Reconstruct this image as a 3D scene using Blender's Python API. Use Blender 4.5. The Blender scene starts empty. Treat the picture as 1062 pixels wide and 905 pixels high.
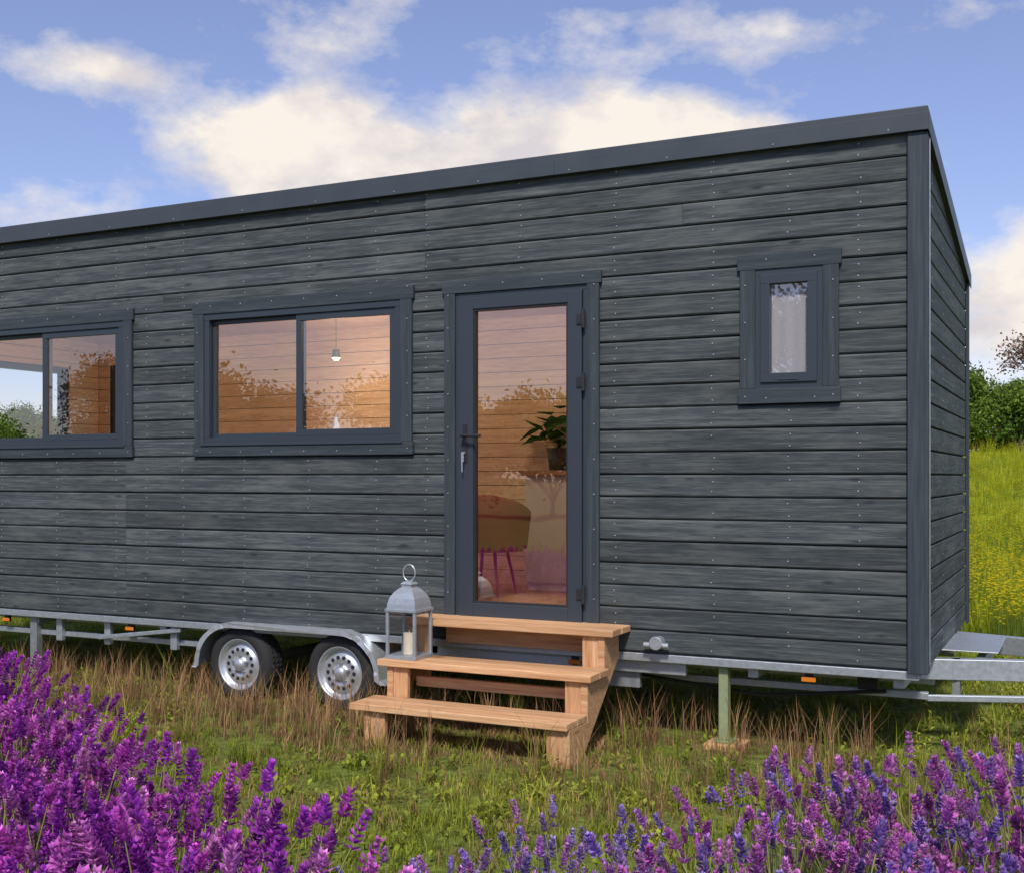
import bpy, math, random
import numpy as np
from mathutils import Vector, Matrix
rng=np.random.default_rng(7); random.seed(7)
S=bpy.context.scene
COL=S.collection

# ------------------------------------------------------------ materials
def mat(name):
    m=bpy.data.materials.new(name); m.use_nodes=True
    nt=m.node_tree; nt.nodes.clear()
    return m,nt
def N(nt,t,**kw):
    n=nt.nodes.new(t)
    for k,v in kw.items():
        if k in n.inputs: n.inputs[k].default_value=v
        else: setattr(n,k,v)
    return n
def L(nt,a,b): nt.links.new(a,b)
def out(nt,sh):
    o=N(nt,'ShaderNodeOutputMaterial'); L(nt,sh,o.inputs['Surface']); return o
def math_(nt,op,a,b=None,clamp=False):
    n=N(nt,'ShaderNodeMath',operation=op); n.use_clamp=clamp
    for i,v in enumerate((a,b)):
        if v is None: continue
        if hasattr(v,'is_output'): L(nt,v,n.inputs[i])
        else: n.inputs[i].default_value=v
    return n.outputs[0]
def mix(nt,fac,a,b,bt='MIX'):
    n=N(nt,'ShaderNodeMix',data_type='RGBA',blend_type=bt)
    for i,v in ((0,fac),(6,a),(7,b)):
        if hasattr(v,'is_output'): L(nt,v,n.inputs[i])
        else: n.inputs[i].default_value=v if i==0 else (*v,1)
    return n.outputs[2]
def ramp(nt,src,stops):
    r=N(nt,'ShaderNodeValToRGB'); L(nt,src,r.inputs[0]); e=r.color_ramp.elements
    while len(e)<len(stops): e.new(0.5)
    for i,(p,c) in enumerate(stops):
        e[i].position=p; e[i].color=(*c,1) if len(c)==3 else c
    return r.outputs[0]
def noise(nt,vec,scale,detail=4,rough=.55):
    n=N(nt,'ShaderNodeTexNoise'); n.inputs['Scale'].default_value=scale
    n.inputs['Detail'].default_value=detail; n.inputs['Roughness'].default_value=rough
    L(nt,vec,n.inputs['Vector']); return n.outputs[0]
def bump(nt,h,strength,dist=.01):
    b=N(nt,'ShaderNodeBump'); b.inputs['Strength'].default_value=strength
    b.inputs['Distance'].default_value=dist; L(nt,h,b.inputs['Height']); return b.outputs[0]
def grey(nt,v):
    vv=N(nt,'ShaderNodeCombineColor')
    for i in range(3): L(nt,v,vv.inputs[i])
    return vv.outputs[0]

def simple(name,col,rough=.5,metal=0,nscale=20,var=.25,bmp=.05,spec=.5):
    m,nt=mat(name); tc=N(nt,'ShaderNodeTexCoord')
    f=noise(nt,tc.outputs['Object'],nscale,3,.6)
    c=mix(nt,f,tuple(v*(1-var) for v in col),tuple(min(1,v*(1+var)) for v in col))
    p=N(nt,'ShaderNodeBsdfPrincipled',Metallic=metal)
    L(nt,c,p.inputs['Base Color'])
    r=math_(nt,'ADD',math_(nt,'MULTIPLY',f,.25),rough-.12); L(nt,r,p.inputs['Roughness'])
    p.inputs['Specular IOR Level'].default_value=spec
    if bmp: L(nt,bump(nt,f,bmp,.01),p.inputs['Normal'])
    out(nt,p.outputs[0]); return m

def wood(name,c1,c2,cdark,along='xy',grain=45,rough=.6,attr=True,knots=True,bstr=.3,stain=None,brv=.45,weather=False):
    m,nt=mat(name); tc=N(nt,'ShaderNodeTexCoord')
    sp=N(nt,'ShaderNodeSeparateXYZ'); L(nt,tc.outputs['Object'],sp.inputs[0])
    X,Y,Z=sp.outputs
    if along=='xy': a=math_(nt,'ADD',X,Y); b=Z; cc=math_(nt,'SUBTRACT',Y,X)
    elif along=='x': a=X; b=Z; cc=Y
    else: a=Z;b=X;cc=Y
    at=N(nt,'ShaderNodeAttribute',attribute_name='Col')
    rs=N(nt,'ShaderNodeSeparateColor'); L(nt,at.outputs['Color'],rs.inputs[0])
    rnd=rs.outputs[0]; off=math_(nt,'MULTIPLY',rnd,37.)
    def vec(sa,sb,sc):
        c=N(nt,'ShaderNodeCombineXYZ')
        L(nt,math_(nt,'ADD',math_(nt,'MULTIPLY',a,sa),off),c.inputs[0])
        L(nt,math_(nt,'MULTIPLY',b,sb),c.inputs[1])
        L(nt,math_(nt,'ADD',math_(nt,'MULTIPLY',cc,sc),off),c.inputs[2])
        return c.outputs[0]
    g=noise(nt,vec(1.3,grain,1.3 if along!='x' else grain),1.0,3,.58)
    g2=noise(nt,vec(6.,grain*3.2,6. if along!='x' else grain*3),1.0,2,.6)
    gg=math_(nt,'ADD',math_(nt,'MULTIPLY',g,.55),math_(nt,'MULTIPLY',g2,.45))
    c=ramp(nt,gg,[(.34,cdark),(.5,c1),(.66,c2)])
    if stain:
        s=noise(nt,vec(1.6,11,1.6),1.0,4,.65)
        c=mix(nt,math_(nt,'MULTIPLY',math_(nt,'SUBTRACT',s,.50,True),3.2,True),c,stain)
    if knots:
        v=N(nt,'ShaderNodeTexVoronoi'); v.inputs['Scale'].default_value=1
        L(nt,vec(1.9,9,1.9),v.inputs['Vector'])
        k=ramp(nt,v.outputs['Distance'],[(.05,(1,1,1)),(.13,(0,0,0))])
        c=mix(nt,math_(nt,'MULTIPLY',k,.7),c,tuple(x*.55 for x in cdark))
    br=math_(nt,'ADD',math_(nt,'MULTIPLY',rs.outputs[1],brv),1-brv/2)
    if attr: c=mix(nt,1.0,c,grey(nt,br),'MULTIPLY')
    if weather:
        w_=noise(nt,tc.outputs['Object'],1.3,4,.65)
        c=mix(nt,1.0,c,grey(nt,math_(nt,'ADD',math_(nt,'MULTIPLY',w_,.7),.66)),'MULTIPLY')
    p=N(nt,'ShaderNodeBsdfPrincipled'); L(nt,c,p.inputs['Base Color'])
    L(nt,math_(nt,'ADD',math_(nt,'MULTIPLY',gg,.3),rough-.15),p.inputs['Roughness'])
    p.inputs['Specular IOR Level'].default_value=.3
    L(nt,bump(nt,gg,bstr,.004),p.inputs['Normal'])
    out(nt,p.outputs[0]); return m

def foliage(name,trans=.3):
    m,nt=mat(name); at=N(nt,'ShaderNodeAttribute',attribute_name='Col')
    p=N(nt,'ShaderNodeBsdfDiffuse'); L(nt,at.outputs['Color'],p.inputs[0])
    t=N(nt,'ShaderNodeBsdfTranslucent'); L(nt,at.outputs['Color'],t.inputs[0])
    mx=N(nt,'ShaderNodeMixShader'); mx.inputs[0].default_value=trans
    L(nt,p.outputs[0],mx.inputs[1]); L(nt,t.outputs[0],mx.inputs[2]); out(nt,mx.outputs[0]); return m

def glassmat(name,ior=1.75,tint=(.93,.93,.93)):
    m,nt=mat(name)
    t=N(nt,'ShaderNodeBsdfTransparent'); t.inputs[0].default_value=(*tint,1)
    g=N(nt,'ShaderNodeBsdfGlossy',Roughness=.0); g.inputs[0].default_value=(1,.95,.90,1)
    tc=N(nt,'ShaderNodeTexCoord')
    L(nt,bump(nt,noise(nt,tc.outputs['Object'],2.5,1,.4),.04,.02),g.inputs['Normal'])
    geo=N(nt,'ShaderNodeNewGeometry')
    iv=math_(nt,'ADD',math_(nt,'MULTIPLY',geo.outputs['Backfacing'],1/ior-ior),ior)
    f=N(nt,'ShaderNodeFresnel'); L(nt,iv,f.inputs[0])
    mx=N(nt,'ShaderNodeMixShader'); L(nt,f.outputs[0],mx.inputs[0])
    L(nt,t.outputs[0],mx.inputs[1]); L(nt,g.outputs[0],mx.inputs[2]); out(nt,mx.outputs[0]); return m

M={}
M['siding']=wood('siding_stain',(.055,.066,.069),(.118,.132,.130),(.028,.035,.039),grain=60,rough=.74,bstr=.5,stain=(.120,.130,.122),brv=.34,weather=True)
M['trim']=wood('trim_stain',(.042,.053,.062),(.062,.075,.084),(.030,.038,.045),grain=40,rough=.65,bstr=.2,knots=False,brv=.12)
M['trimv']=wood('trim_stain_vertical',(.042,.053,.062),(.062,.075,.084),(.030,.038,.045),along='z',grain=40,rough=.65,bstr=.2,knots=False,brv=.12)
M['larch']=wood('step_wood',(.60,.34,.17),(.73,.47,.26),(.42,.20,.09),along='x',grain=35,rough=.6,bstr=.2,brv=.25)
M['larchv']=wood('step_wood_vertical',(.60,.33,.16),(.72,.45,.25),(.42,.20,.09),along='z',grain=35,rough=.6,bstr=.2,brv=.2)
M['pine']=wood('interior_pine',(.64,.47,.32),(.72,.56,.40),(.52,.36,.22),grain=20,rough=.5,bstr=.1,knots=False,brv=.12)
M['floorw']=wood('interior_floor',(.36,.20,.11),(.48,.28,.16),(.22,.11,.06),along='xy',grain=25,rough=.45,bstr=.1,attr=False,knots=False)
M['core']=simple('wall_core_black',(.018,.019,.02),.9)
M['frame']=simple('anthracite_frame',(.034,.045,.058),.42,nscale=60,var=.08,bmp=.02)
M['roof']=simple('anthracite_metal',(.050,.060,.070),.45,nscale=5,var=.2,bmp=.03)
M['galv']=simple('galvanised_steel',(.50,.53,.55),.5,metal=.75,nscale=35,var=.25)
M['galvd']=simple('weathered_steel',(.33,.35,.36),.55,metal=.6,nscale=25,var=.3)
M['alu']=simple('fender_aluminium',(.70,.73,.76),.4,metal=.7,nscale=18,var=.12)
M['rubber']=simple('tyre_rubber',(.022,.022,.023),.85,nscale=50,var=.3)
M['rim']=simple('silver_rim',(.55,.57,.60),.38,metal=.65,nscale=30,var=.12)
M['black']=simple('black_plastic',(.02,.02,.022),.5)
M['green']=simple('jack_paint',(.26,.30,.16),.6,nscale=30,var=.3)
M['orange']=simple('amber_reflector',(.7,.2,.02),.3)
M['screw']=simple('screw_steel',(.46,.47,.49),.45,metal=.4)
M['zinc']=simple('lantern_zinc',(.40,.44,.47),.45,metal=.5,nscale=40,var=.2)
M['wax']=simple('candle_wax',(.75,.66,.5),.5)
M['pink']=simple('pink_fabric',(.32,.065,.085),.85,nscale=60,var=.2)
M['cab']=simple('cabinet_panel',(.56,.54,.52),.5,nscale=8,var=.08)
M['pot']=simple('dark_pot',(.07,.065,.06),.6)
M['white']=simple('white_paint',(.78,.78,.80),.6,nscale=5,var=.04)
M['glass']=glassmat('window_glass',2.6,(.88,.88,.88))
M['lglass']=glassmat('lantern_glass',1.5)
M['bark']=simple('bark',(.09,.065,.05),.9,nscale=8,var=.4)
M['leaf']=foliage('leaves',.25)
M['grass']=foliage('grass_blades',.3)
M['lav']=foliage('lavender_flowers',.3)
m,nt=mat('blind_fabric'); a=N(nt,'ShaderNodeBsdfDiffuse'); a.inputs[0].default_value=(.82,.80,.84,1); t=N(nt,'ShaderNodeBsdfTranslucent'); t.inputs[0].default_value=(.8,.76,.76,1)
mx=N(nt,'ShaderNodeMixShader'); mx.inputs[0].default_value=.3; L(nt,a.outputs[0],mx.inputs[1]); L(nt,t.outputs[0],mx.inputs[2]); out(nt,mx.outputs[0]); M['blind']=m
m,nt=mat('lamp_glow'); e=N(nt,'ShaderNodeEmission',Strength=14.); e.inputs[0].default_value=(1,.78,.5,1); out(nt,e.outputs[0]); M['glow']=m
# ground
m,nt=mat('meadow_ground'); tc=N(nt,'ShaderNodeTexCoord'); g=tc.outputs['Object']
a=noise(nt,g,.9,4,.65); b=noise(nt,g,14,4,.7)
c=ramp(nt,b,[(.3,(.060,.080,.017)),(.5,(.14,.175,.032)),(.7,(.23,.26,.055))])
c=mix(nt,math_(nt,'MULTIPLY',math_(nt,'SUBTRACT',a,.50,True),3.0,True),c,(.17,.11,.06))
sp=N(nt,'ShaderNodeSeparateXYZ'); L(nt,g,sp.inputs[0])
far=math_(nt,'DIVIDE',math_(nt,'SUBTRACT',sp.outputs[1],3.5),6.,True)
fm=ramp(nt,noise(nt,g,.7,5,.7),[(.32,(.17,.24,.018)),(.5,(.30,.36,.022)),(.68,(.48,.45,.03))])
c=mix(nt,far,c,fm)
p=N(nt,'ShaderNodeBsdfPrincipled',Roughness=.95); p.inputs['Specular IOR Level'].default_value=.1
L(nt,c,p.inputs['Base Color']); L(nt,bump(nt,b,.8,.05),p.inputs['Normal']); out(nt,p.outputs[0]); M['ground']=m

# ------------------------------------------------------------ mesh helpers
def empty(name,loc=(0,0,0)):
    o=bpy.data.objects.new(name,None); o.location=loc; COL.objects.link(o); o.empty_display_size=.3; return o
class MB:
    def __init__(s): s.v=[];s.f=[];s.c=[]
    def add(s,vs,fs,col=None):
        b=len(s.v); s.v+=[tuple(v) for v in vs]; s.f+=[tuple(i+b for i in f) for f in fs]
        if col is None: col=(random.random(),random.random(),random.random())
        s.c+=[(*col,1)]*len(vs)
    def box(s,x0,x1,y0,y1,z0,z1):
        s.add([(x0,y0,z0),(x1,y0,z0),(x1,y1,z0),(x0,y1,z0),(x0,y0,z1),(x1,y0,z1),(x1,y1,z1),(x0,y1,z1)],
              [(0,3,2,1),(4,5,6,7),(0,1,5,4),(1,2,6,5),(2,3,7,6),(3,0,4,7)])
    def prism(s,poly,axis,a,b):
        def P(p,t): return {'x':(t,p[0],p[1]),'y':(p[0],t,p[1]),'z':(p[0],p[1],t)}[axis]
        n=len(poly); vs=[P(p,a) for p in poly]+[P(p,b) for p in poly]
        fs=[tuple(range(n))[::-1],tuple(range(n,2*n))]+[(i,(i+1)%n,n+(i+1)%n,n+i) for i in range(n)]
        s.add(vs,fs)
    def tube(s,p0,p1,r0,r1=None,n=10,cap=True,col=None):
        r1=r0 if r1 is None else r1
        p0=Vector(p0);p1=Vector(p1);d=(p1-p0).normalized()
        a=d.orthogonal().normalized(); b=d.cross(a)
        vs=[];
        for p,r in((p0,r0),(p1,r1)):
            for i in range(n):
                t=2*math.pi*i/n; vs.append(p+a*math.cos(t)*r+b*math.sin(t)*r)
        fs=[(i,(i+1)%n,n+(i+1)%n,n+i) for i in range(n)]
        if cap: fs+=[tuple(range(n))[::-1],tuple(range(n,2*n))]
        s.add(vs,fs,col)
    def revolve(s,prof,c,axis='z',n=24):
        vs=[];fs=[]
        for r,h in prof:
            for i in range(n):
                t=2*math.pi*i/n; u,w=r*math.cos(t),r*math.sin(t)
                vs.append((c[0]+u,c[1]+w,c[2]+h) if axis=='z' else (c[0]+u,c[1]+h,c[2]+w))
        for k in range(len(prof)-1):
            for i in range(n):
                fs.append((k*n+i,k*n+(i+1)%n,(k+1)*n+(i+1)%n,(k+1)*n+i))
        s.add(vs,fs)
    def build(s,name,mt,parent=None,bevel=0,smooth=False,recalc=True):
        me=bpy.data.meshes.new(name); me.from_pydata(s.v,[],s.f); me.update()
        import bmesh
        if recalc:
            bm=bmesh.new(); bm.from_mesh(me); bmesh.ops.recalc_face_normals(bm,faces=bm.faces); bm.to_mesh(me); bm.free()
        ca=me.color_attributes.new('Col','FLOAT_COLOR','POINT')
        ca.data.foreach_set('color',np.array(s.c,dtype=np.float32).ravel())
        o=bpy.data.objects.new(name,me); COL.objects.link(o); me.materials.append(M[mt])
        if parent: o.parent=parent
        if smooth:
            for p in me.polygons: p.use_smooth=True
        if bevel:
            b=o.modifiers.new('b','BEVEL'); b.width=bevel; b.segments=2; b.limit_method='ANGLE'
        return o
    def pane(s,x0,x1,y,z0,z1):
        s.add([(x0,y,z0),(x1,y,z0),(x1,y,z1),(x0,y,z1)],[(0,1,2,3)],(.5,.5,.5))
def np_mesh(name,V,T,C,mt,parent=None):
    me=bpy.data.meshes.new(name); n=len(V); m=len(T)
    me.vertices.add(n); me.vertices.foreach_set('co',V.astype(np.float32).ravel())
    me.loops.add(3*m); me.loops.foreach_set('vertex_index',T.astype(np.int32).ravel())
    me.polygons.add(m); me.polygons.foreach_set('loop_start',np.arange(0,3*m,3,dtype=np.int32))
    me.update(calc_edges=True)
    ca=me.color_attributes.new('Col','FLOAT_COLOR','POINT')
    ca.data.foreach_set('color',np.c_[C,np.ones(n)].astype(np.float32).ravel())
    me.materials.append(M[mt])
    o=bpy.data.objects.new(name,me); COL.objects.link(o)
    if parent: o.parent=parent
    return o
def scatter(protos,pos,basis,scale,tint,pid):
    Vs=[];Ts=[];Cs=[];base=0
    for k,(V,T,C,mk) in enumerate(protos):
        idx=np.where(pid==k)[0]
        if len(idx)==0: continue
        B=basis[idx]; W=np.einsum('nij,vj->nvi',B,V)*scale[idx][:,None,None]+pos[idx][:,None,:]
        n=len(idx); nv=len(V)
        Vs.append(W.reshape(-1,3))
        Ts.append((T[None]+(np.arange(n)*nv)[:,None,None]+base).reshape(-1,3)); base+=n*nv
        t=tint[idx][:,None,:]; c=C[None]*np.where(mk[None,:,None]>0,t,np.ones_like(t))
        Cs.append(c.reshape(-1,3))
    return np.concatenate(Vs),np.concatenate(Ts),np.concatenate(Cs)
def zbasis(n,tilt=None):
    a=rng.uniform(0,2*np.pi,n); c,s=np.cos(a),np.sin(a); B=np.zeros((n,3,3))
    B[:,0,0]=c;B[:,0,1]=-s;B[:,1,0]=s;B[:,1,1]=c;B[:,2,2]=1
    return B
def dirbasis(d):
    d=d/np.linalg.norm(d,axis=1,keepdims=True); n=len(d)
    r=rng.normal(size=(n,3)); e1=np.cross(r,d); e1/=np.linalg.norm(e1,axis=1,keepdims=True); e2=np.cross(d,e1)
    return np.stack([e1,e2,d],axis=2)

# ------------------------------------------------------------ terrain
def sst(t): t=np.clip(t,0,1); return t*t*(3-2*t)
def hgt(x,y):
    x=np.asarray(x,float);y=np.asarray(y,float)
    h=3.1*sst((y-6)/58.)
    h=h+.03*np.sin(x*1.3+y*.7)*np.sin(y*1.1-x*.4)*sst((np.abs(y-1.2)-1.0)/3)
    h=h+.25*np.sin(x*.11+1)*np.sin(y*.09)*sst((np.hypot(x,y)-15)/20)
    return h
ax=np.unique(np.concatenate([np.linspace(-20,20,121),np.sign(np.linspace(-1,1,80))*(20+680*np.abs(np.linspace(-1,1,80))**2.2)]))
XX,YY=np.meshgrid(ax,ax); n=len(ax)
V=np.stack([XX.ravel(),YY.ravel(),hgt(XX,YY).ravel()],1)
I=np.arange(n*n).reshape(n,n); a,b,c,d=I[:-1,:-1].ravel(),I[:-1,1:].ravel(),I[1:,1:].ravel(),I[1:,:-1].ravel()
T=np.concatenate([np.stack([a,b,c],1),np.stack([a,c,d],1)])
g=np_mesh('ground',V,T,np.ones((len(V),3)),'ground')
g.data.shade_smooth()

# ------------------------------------------------------------ house
XL=-8.4; XR=0.0; ZB=.53; ZT=3.42; W=2.5; PITCH=(ZT-ZB)/22
ztop=lambda y: 3.42-.18*y
house=empty('tiny_house',(0,0,0))
holes=[(-4.846,-3.207,1.80,2.725),(-7.25,-5.611,1.80,2.725),(-2.80,-1.893,.60,2.735),(-.869,-.49,2.065,2.735)]
def solid(x0,x1,z0,z1,hs):
    xs=sorted({x0,x1}|{min(max(v,x0),x1) for h in hs for v in h[:2]})
    res=[]
    for a,b in zip(xs,xs[1:]):
        if b-a<1e-6: continue
        mid=(a+b)/2; zr=[(z0,z1)]
        for h in hs:
            if h[0]<mid<h[1]:
                nz=[]
                for (p,q) in zr:
                    if h[2]>=q or h[3]<=p: nz.append((p,q)); continue
                    if h[2]>p: nz.append((p,h[2]))
                    if h[3]<q: nz.append((h[3],q))
                zr=nz
        for p,q in zr: res.append((a,b,p,q))
    return res
sid=MB()
for r in range(22):
    z0=ZB+r*PITCH; z1=z0+PITCH
    hs=[h for h in holes if h[2]<z1 and h[3]>z0]
    spans=[]
    for (a,b,p,q) in solid(XL,XR-.0,z0,z1,hs): 
        if spans and abs(spans[-1][1]-a)<1e-6 and spans[-1][2:]==(p,q): spans[-1]=(spans[-1][0],b,p,q)
        else: spans.append((a,b,p,q))
    for (a,b,p,q) in spans:
        cuts=[a]
        if b-a>4: cuts.append(random.choice([-5.24,-3.03,-1.3]) if a<-5.4 and b>-1.2 else (a+b)/2)
        cuts.append(b)
        for a2,b2 in zip(cuts,cuts[1:]):
            e=.0012; dy=random.uniform(-.0018,.0018); g0=random.uniform(.004,.0075)
            if q-p>.09:
                poly=[(.02,p+g0),(.006+dy,p+g0),(.0+dy,p+g0+.008),(.001+dy,q-.010),(.009+dy,q-.001),(.02,q-.001)]
            else: poly=[(.02,p+.001),(dy,p+.001),(dy,q-.001),(.02,q-.001)]
            sid.prism(poly,'x',a2+e,b2-e)
sid.build('front_siding','siding',house)
def clip_poly(poly,f):
    res=[]
    for i in range(len(poly)):
        a,b=poly[i],poly[(i+1)%len(poly)]; fa,fb=f(a),f(b)
        if fa>=0: res.append(a)
        if (fa>=0)!=(fb>=0):
            t=fa/(fa-fb); res.append((a[0]+t*(b[0]-a[0]),a[1]+t*(b[1]-a[1])))
    return res
endhole=(.5,2.0,1.75,2.65)
for nm,xa,xb,hh in (('end_siding',.018,.038,[]),('rear_end_siding',XL-.02,XL,[endhole])):
    s=MB()
    for r in range(22):
        z0=ZB+r*PITCH; z1=z0+PITCH
        for (a,b,p,q) in solid(.025,W-.02,z0,z1,hh):
            poly=[(a,p+.006),(b,p+.006),(b,q-.004),(a,q-.004)]
            poly=clip_poly(poly,lambda P:ztop(P[0])-P[1])
            if len(poly)>=3: s.prism(poly,'x',xa,xb)
    s.build(nm,'siding',house,bevel=.005)
backholes=[(-8.15,-7.1,1.75,2.7)]
s=MB()
for r in range(19):
    z0=ZB+r*PITCH
    if z0+PITCH>ztop(W): break
    for (a,b,p,q) in solid(XL,XR,z0,z0+PITCH,backholes): s.box(a,b,W-.02,W,p+.006,q-.002)
s.build('rear_siding','siding',house)
s=MB()
for (a,b,p,q) in solid(XL+.02,XR+.016,ZB,ZT-.01,holes): s.box(a,b,.021,.12,p,q)
for (a,b,p,q) in solid(XL+.02,XR+.016,ZB,ztop(W)-.02,backholes): s.box(a,b,W-.10,W-.021,p,q)
s.prism([(.121,ZB),(W-.101,ZB),(W-.101,ztop(W-.1)-.02),(.121,ztop(.12)-.02)],'x',-.07,.017)
for (a,b,p,q) in solid(.121,W-.101,ZB,2.95,[endhole]): s.box(XL+.001,XL+.09,a,b,p,q)
s.prism([(.121,2.951),(W-.101,2.951),(W-.101,ztop(W-.1)-.02),(.121,ztop(.12)-.02)],'x',XL+.001,XL+.09)
s.build('wall_core','core',house)
# interior
s=MB()
z=.66
while z<3.2:
    for (a,b,p,q) in solid(XL+.11,-.09,z,z+.118,holes): s.box(a,b,.121,.135,p,q-.003)
    for (a,b,p,q) in solid(XL+.11,-.09,z,z+.118,backholes): s.box(a,b,W-.118,W-.102,p,q-.003)
    for (a,b,p,q) in solid(.14,W-.12,z,z+.118,[endhole]): s.box(XL+.092,XL+.108,a,b,p,q-.003)
    s.box(-1.66,-1.60,.137,W-.12,z,z+.115)
    z+=.12
s.build('interior_lining','pine',house)
s=MB(); s.prism([(.137,3.28),(W-.12,2.92),(W-.12,2.95),(.137,3.31)],'x',XL+.11,-.09); s.build('ceiling','pine',house)
s=MB(); s.box(XL+.03,.0,.125,W-.105,.545,.66); s.build('interior_floor','floorw',house)
s=MB(); s.box(XL,.016,.03,W-.03,.50,.543); s.build('floor_underside','galvd',house)
# roof
s=MB()
s.prism([(-.04,3.415),(-.04,3.535),(W+.05,3.535-.18*(W+.09)),(W+.05,3.415-.18*(W+.09))],'x',XL-.03,.062)
s.build('roof','roof',house,bevel=.006)
s=MB()
s.box(XL-.032,-4.201,-.046,-.041,3.405,3.50); s.box(-4.199,-2.101,-.0465,-.041,3.405,3.50); s.box(-2.099,.064,-.046,-.041,3.405,3.50)
s.prism([(-.042,3.40),(-.042,3.50),(W+.05,3.50-.18*(W+.092)),(W+.05,3.40-.18*(W+.092))],'x',.0625,.068)
s.build('roof_flashing','roof',house,bevel=.002)
# corner trims
s=MB(); s.box(-.045,.041,-.026,-.002,ZB-.01,3.404); s.box(XL-.03,XL+.06,-.026,-.002,ZB-.01,3.404)
s.box(.0395,.060,-.0255,.055,ZB-.01,3.398); s.box(.0395,.058,W-.08,W+.005,ZB-.01,2.96)
s.build('corner_trim','trimv',house,bevel=.003)
s=MB(); s.box(.0605,.0635,.035,.052,.56,3.38); s.build('corner_metal_bead','galv',house)
# screws
scr=MB()
def screw(x,z,y=-.0005,r=.0044): scr.tube((x,y,z),(x,y-.0025,z),r,r*.8,8)
def blocked(x,z,m=.1): return any(h[0]-m<x<h[1]+m and h[2]-m<z<h[3]+m for h in holes)
cols=[-8.1,-7.5,-6.9,-6.3,-5.7,-5.40,-5.05,-4.5,-3.95,-3.4,-3.02,-2.35,-1.72,-1.12,-.68,-.30]
for x in cols:
    for r in range(22):
        z=ZB+r*PITCH
        for dz in (.038,.098):
            xx=x+random.uniform(-.010,.010); zz=z+dz+random.uniform(-.006,.006)
            if not blocked(xx,zz) and zz<3.40 and random.random()<.85: screw(xx,zz,-.001)
for y in (.35,.95,1.55,2.15):
    for r in range(21):
        z=ZB+r*PITCH+.05
        if z<ztop(y)-.1: scr.tube((.038,y,z),(.0392,y,z),.0035,.003,8)
x=XL+.2
while x<0: screw(x,3.425,-.0468); x+=.62

def trim(nm,x0,x1,z0,z1,w=.085,sill=True):
    s=MB(); s.box(x0-.015,x1+.015,-.027,-.003,z1-w,z1)
    if sill: s.box(x0-.01,x1+.01,-.027,-.003,z0,z0+w)
    s.build(nm+'_trim_rails','trim',house,bevel=.002)
    s=MB(); zb=z0+w+.001 if sill else z0
    s.box(x0,x0+w,-.025,-.003,zb,z1-w-.001); s.box(x1-w,x1,-.025,-.003,zb,z1-w-.001)
    s.build(nm+'_trim_stiles','trimv',house,bevel=.002)
    for xx in (x0+.03,x1-.03):
        zz=z0+.04
        while zz<z1: screw(xx,zz,-.0275); zz+=.21
    xx=x0+.15
    while xx<x1-.1:
        screw(xx,z1-.03,-.0275)
        if sill: screw(xx,z0+.03,-.0275)
        xx+=.27
def frame_rect(s,x0,x1,z0,z1,w,ya,yb):
    s.box(x0,x1,ya,yb,z0,z0+w); s.box(x0,x1,ya,yb,z1-w,z1)
    s.box(x0,x0+w,ya+.0008,yb,z0+w,z1-w); s.box(x1-w,x1,ya+.0008,yb,z0+w,z1-w)
def sliding(nm,h):
    x0,x1,z0,z1=h; w=empty(nm); w.parent=house
    s=MB(); frame_rect(s,x0,x1,z0,z1,.045,-.018,.07)
    xm=(x0+x1)/2
    frame_rect(s,x0+.046,xm+.02,z0+.046,z1-.046,.028,.022,.055)
    frame_rect(s,xm-.025,x1-.046,z0+.046,z1-.046,.046,-.006,.020)
    s.box(x0-.02,x1+.02,-.036,-.0285,z0-.012,z0+.004)
    s.build('window_frame','frame',w,bevel=.0025)
    s=MB(); s.pane(x0+.07,xm,.038,z0+.07,z1-.07); s.pane(xm+.015,x1-.085,.008,z0+.085,z1-.085)
    s.build('window_pane','glass',w,recalc=False)
trim('sliding_window',-4.931,-3.122,1.715,2.81); sliding('sliding_window',holes[0])
trim('sliding_window',-7.335,-5.526,1.715,2.81); sliding('sliding_window',holes[1])
trim('small_window',-.954,-.405,1.98,2.82)
w=empty('small_window'); w.parent=house; h=holes[3]
s=MB(); frame_rect(s,*h,.035,-.018,.07); frame_rect(s,h[0]+.032,h[1]-.032,h[2]+.032,h[3]-.032,.052,-.03,.05)
s.box(h[0]+.13,h[1]-.13,-.034,-.030,h[2]+.043,h[2]+.050)
s.build('window_frame','frame',w,bevel=.003)
s=MB(); s.pane(h[0]+.08,h[1]-.08,.0,h[2]+.08,h[3]-.08); s.build('window_pane','glass',w,recalc=False)
s=MB()
nf=30; xs=np.linspace(h[0]+.03,h[1]-.03,nf)
for i in range(nf-1):
    ya_,yb_=.030+.0022*math.sin(i*.9),.030+.0022*math.sin((i+1)*.9)
    s.add([(xs[i],ya_,h[2]+.03),(xs[i+1],yb_,h[2]+.03),(xs[i+1],yb_,h[3]-.03),(xs[i],ya_,h[3]-.03)],[(0,1,2,3)])
s.build('curtain','blind',w,recalc=False,smooth=True)
w=empty('rear_window'); w.parent=house
s=MB(); b=backholes[0]; frame_rect(s,*b,.06,W-.09,W-.01); s.build('window_frame','frame',w)
w=empty('end_window'); w.parent=house; s=MB(); y0,y1,z0,z1=endhole
for q in ((y0,y1,z0,z0+.06),(y0,y1,z1-.06,z1),(y0,y0+.06,z0+.06,z1-.06),(y1-.06,y1,z0+.06,z1-.06)): s.box(XL,XL+.08,*q)
s.build('window_frame','frame',w)
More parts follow.
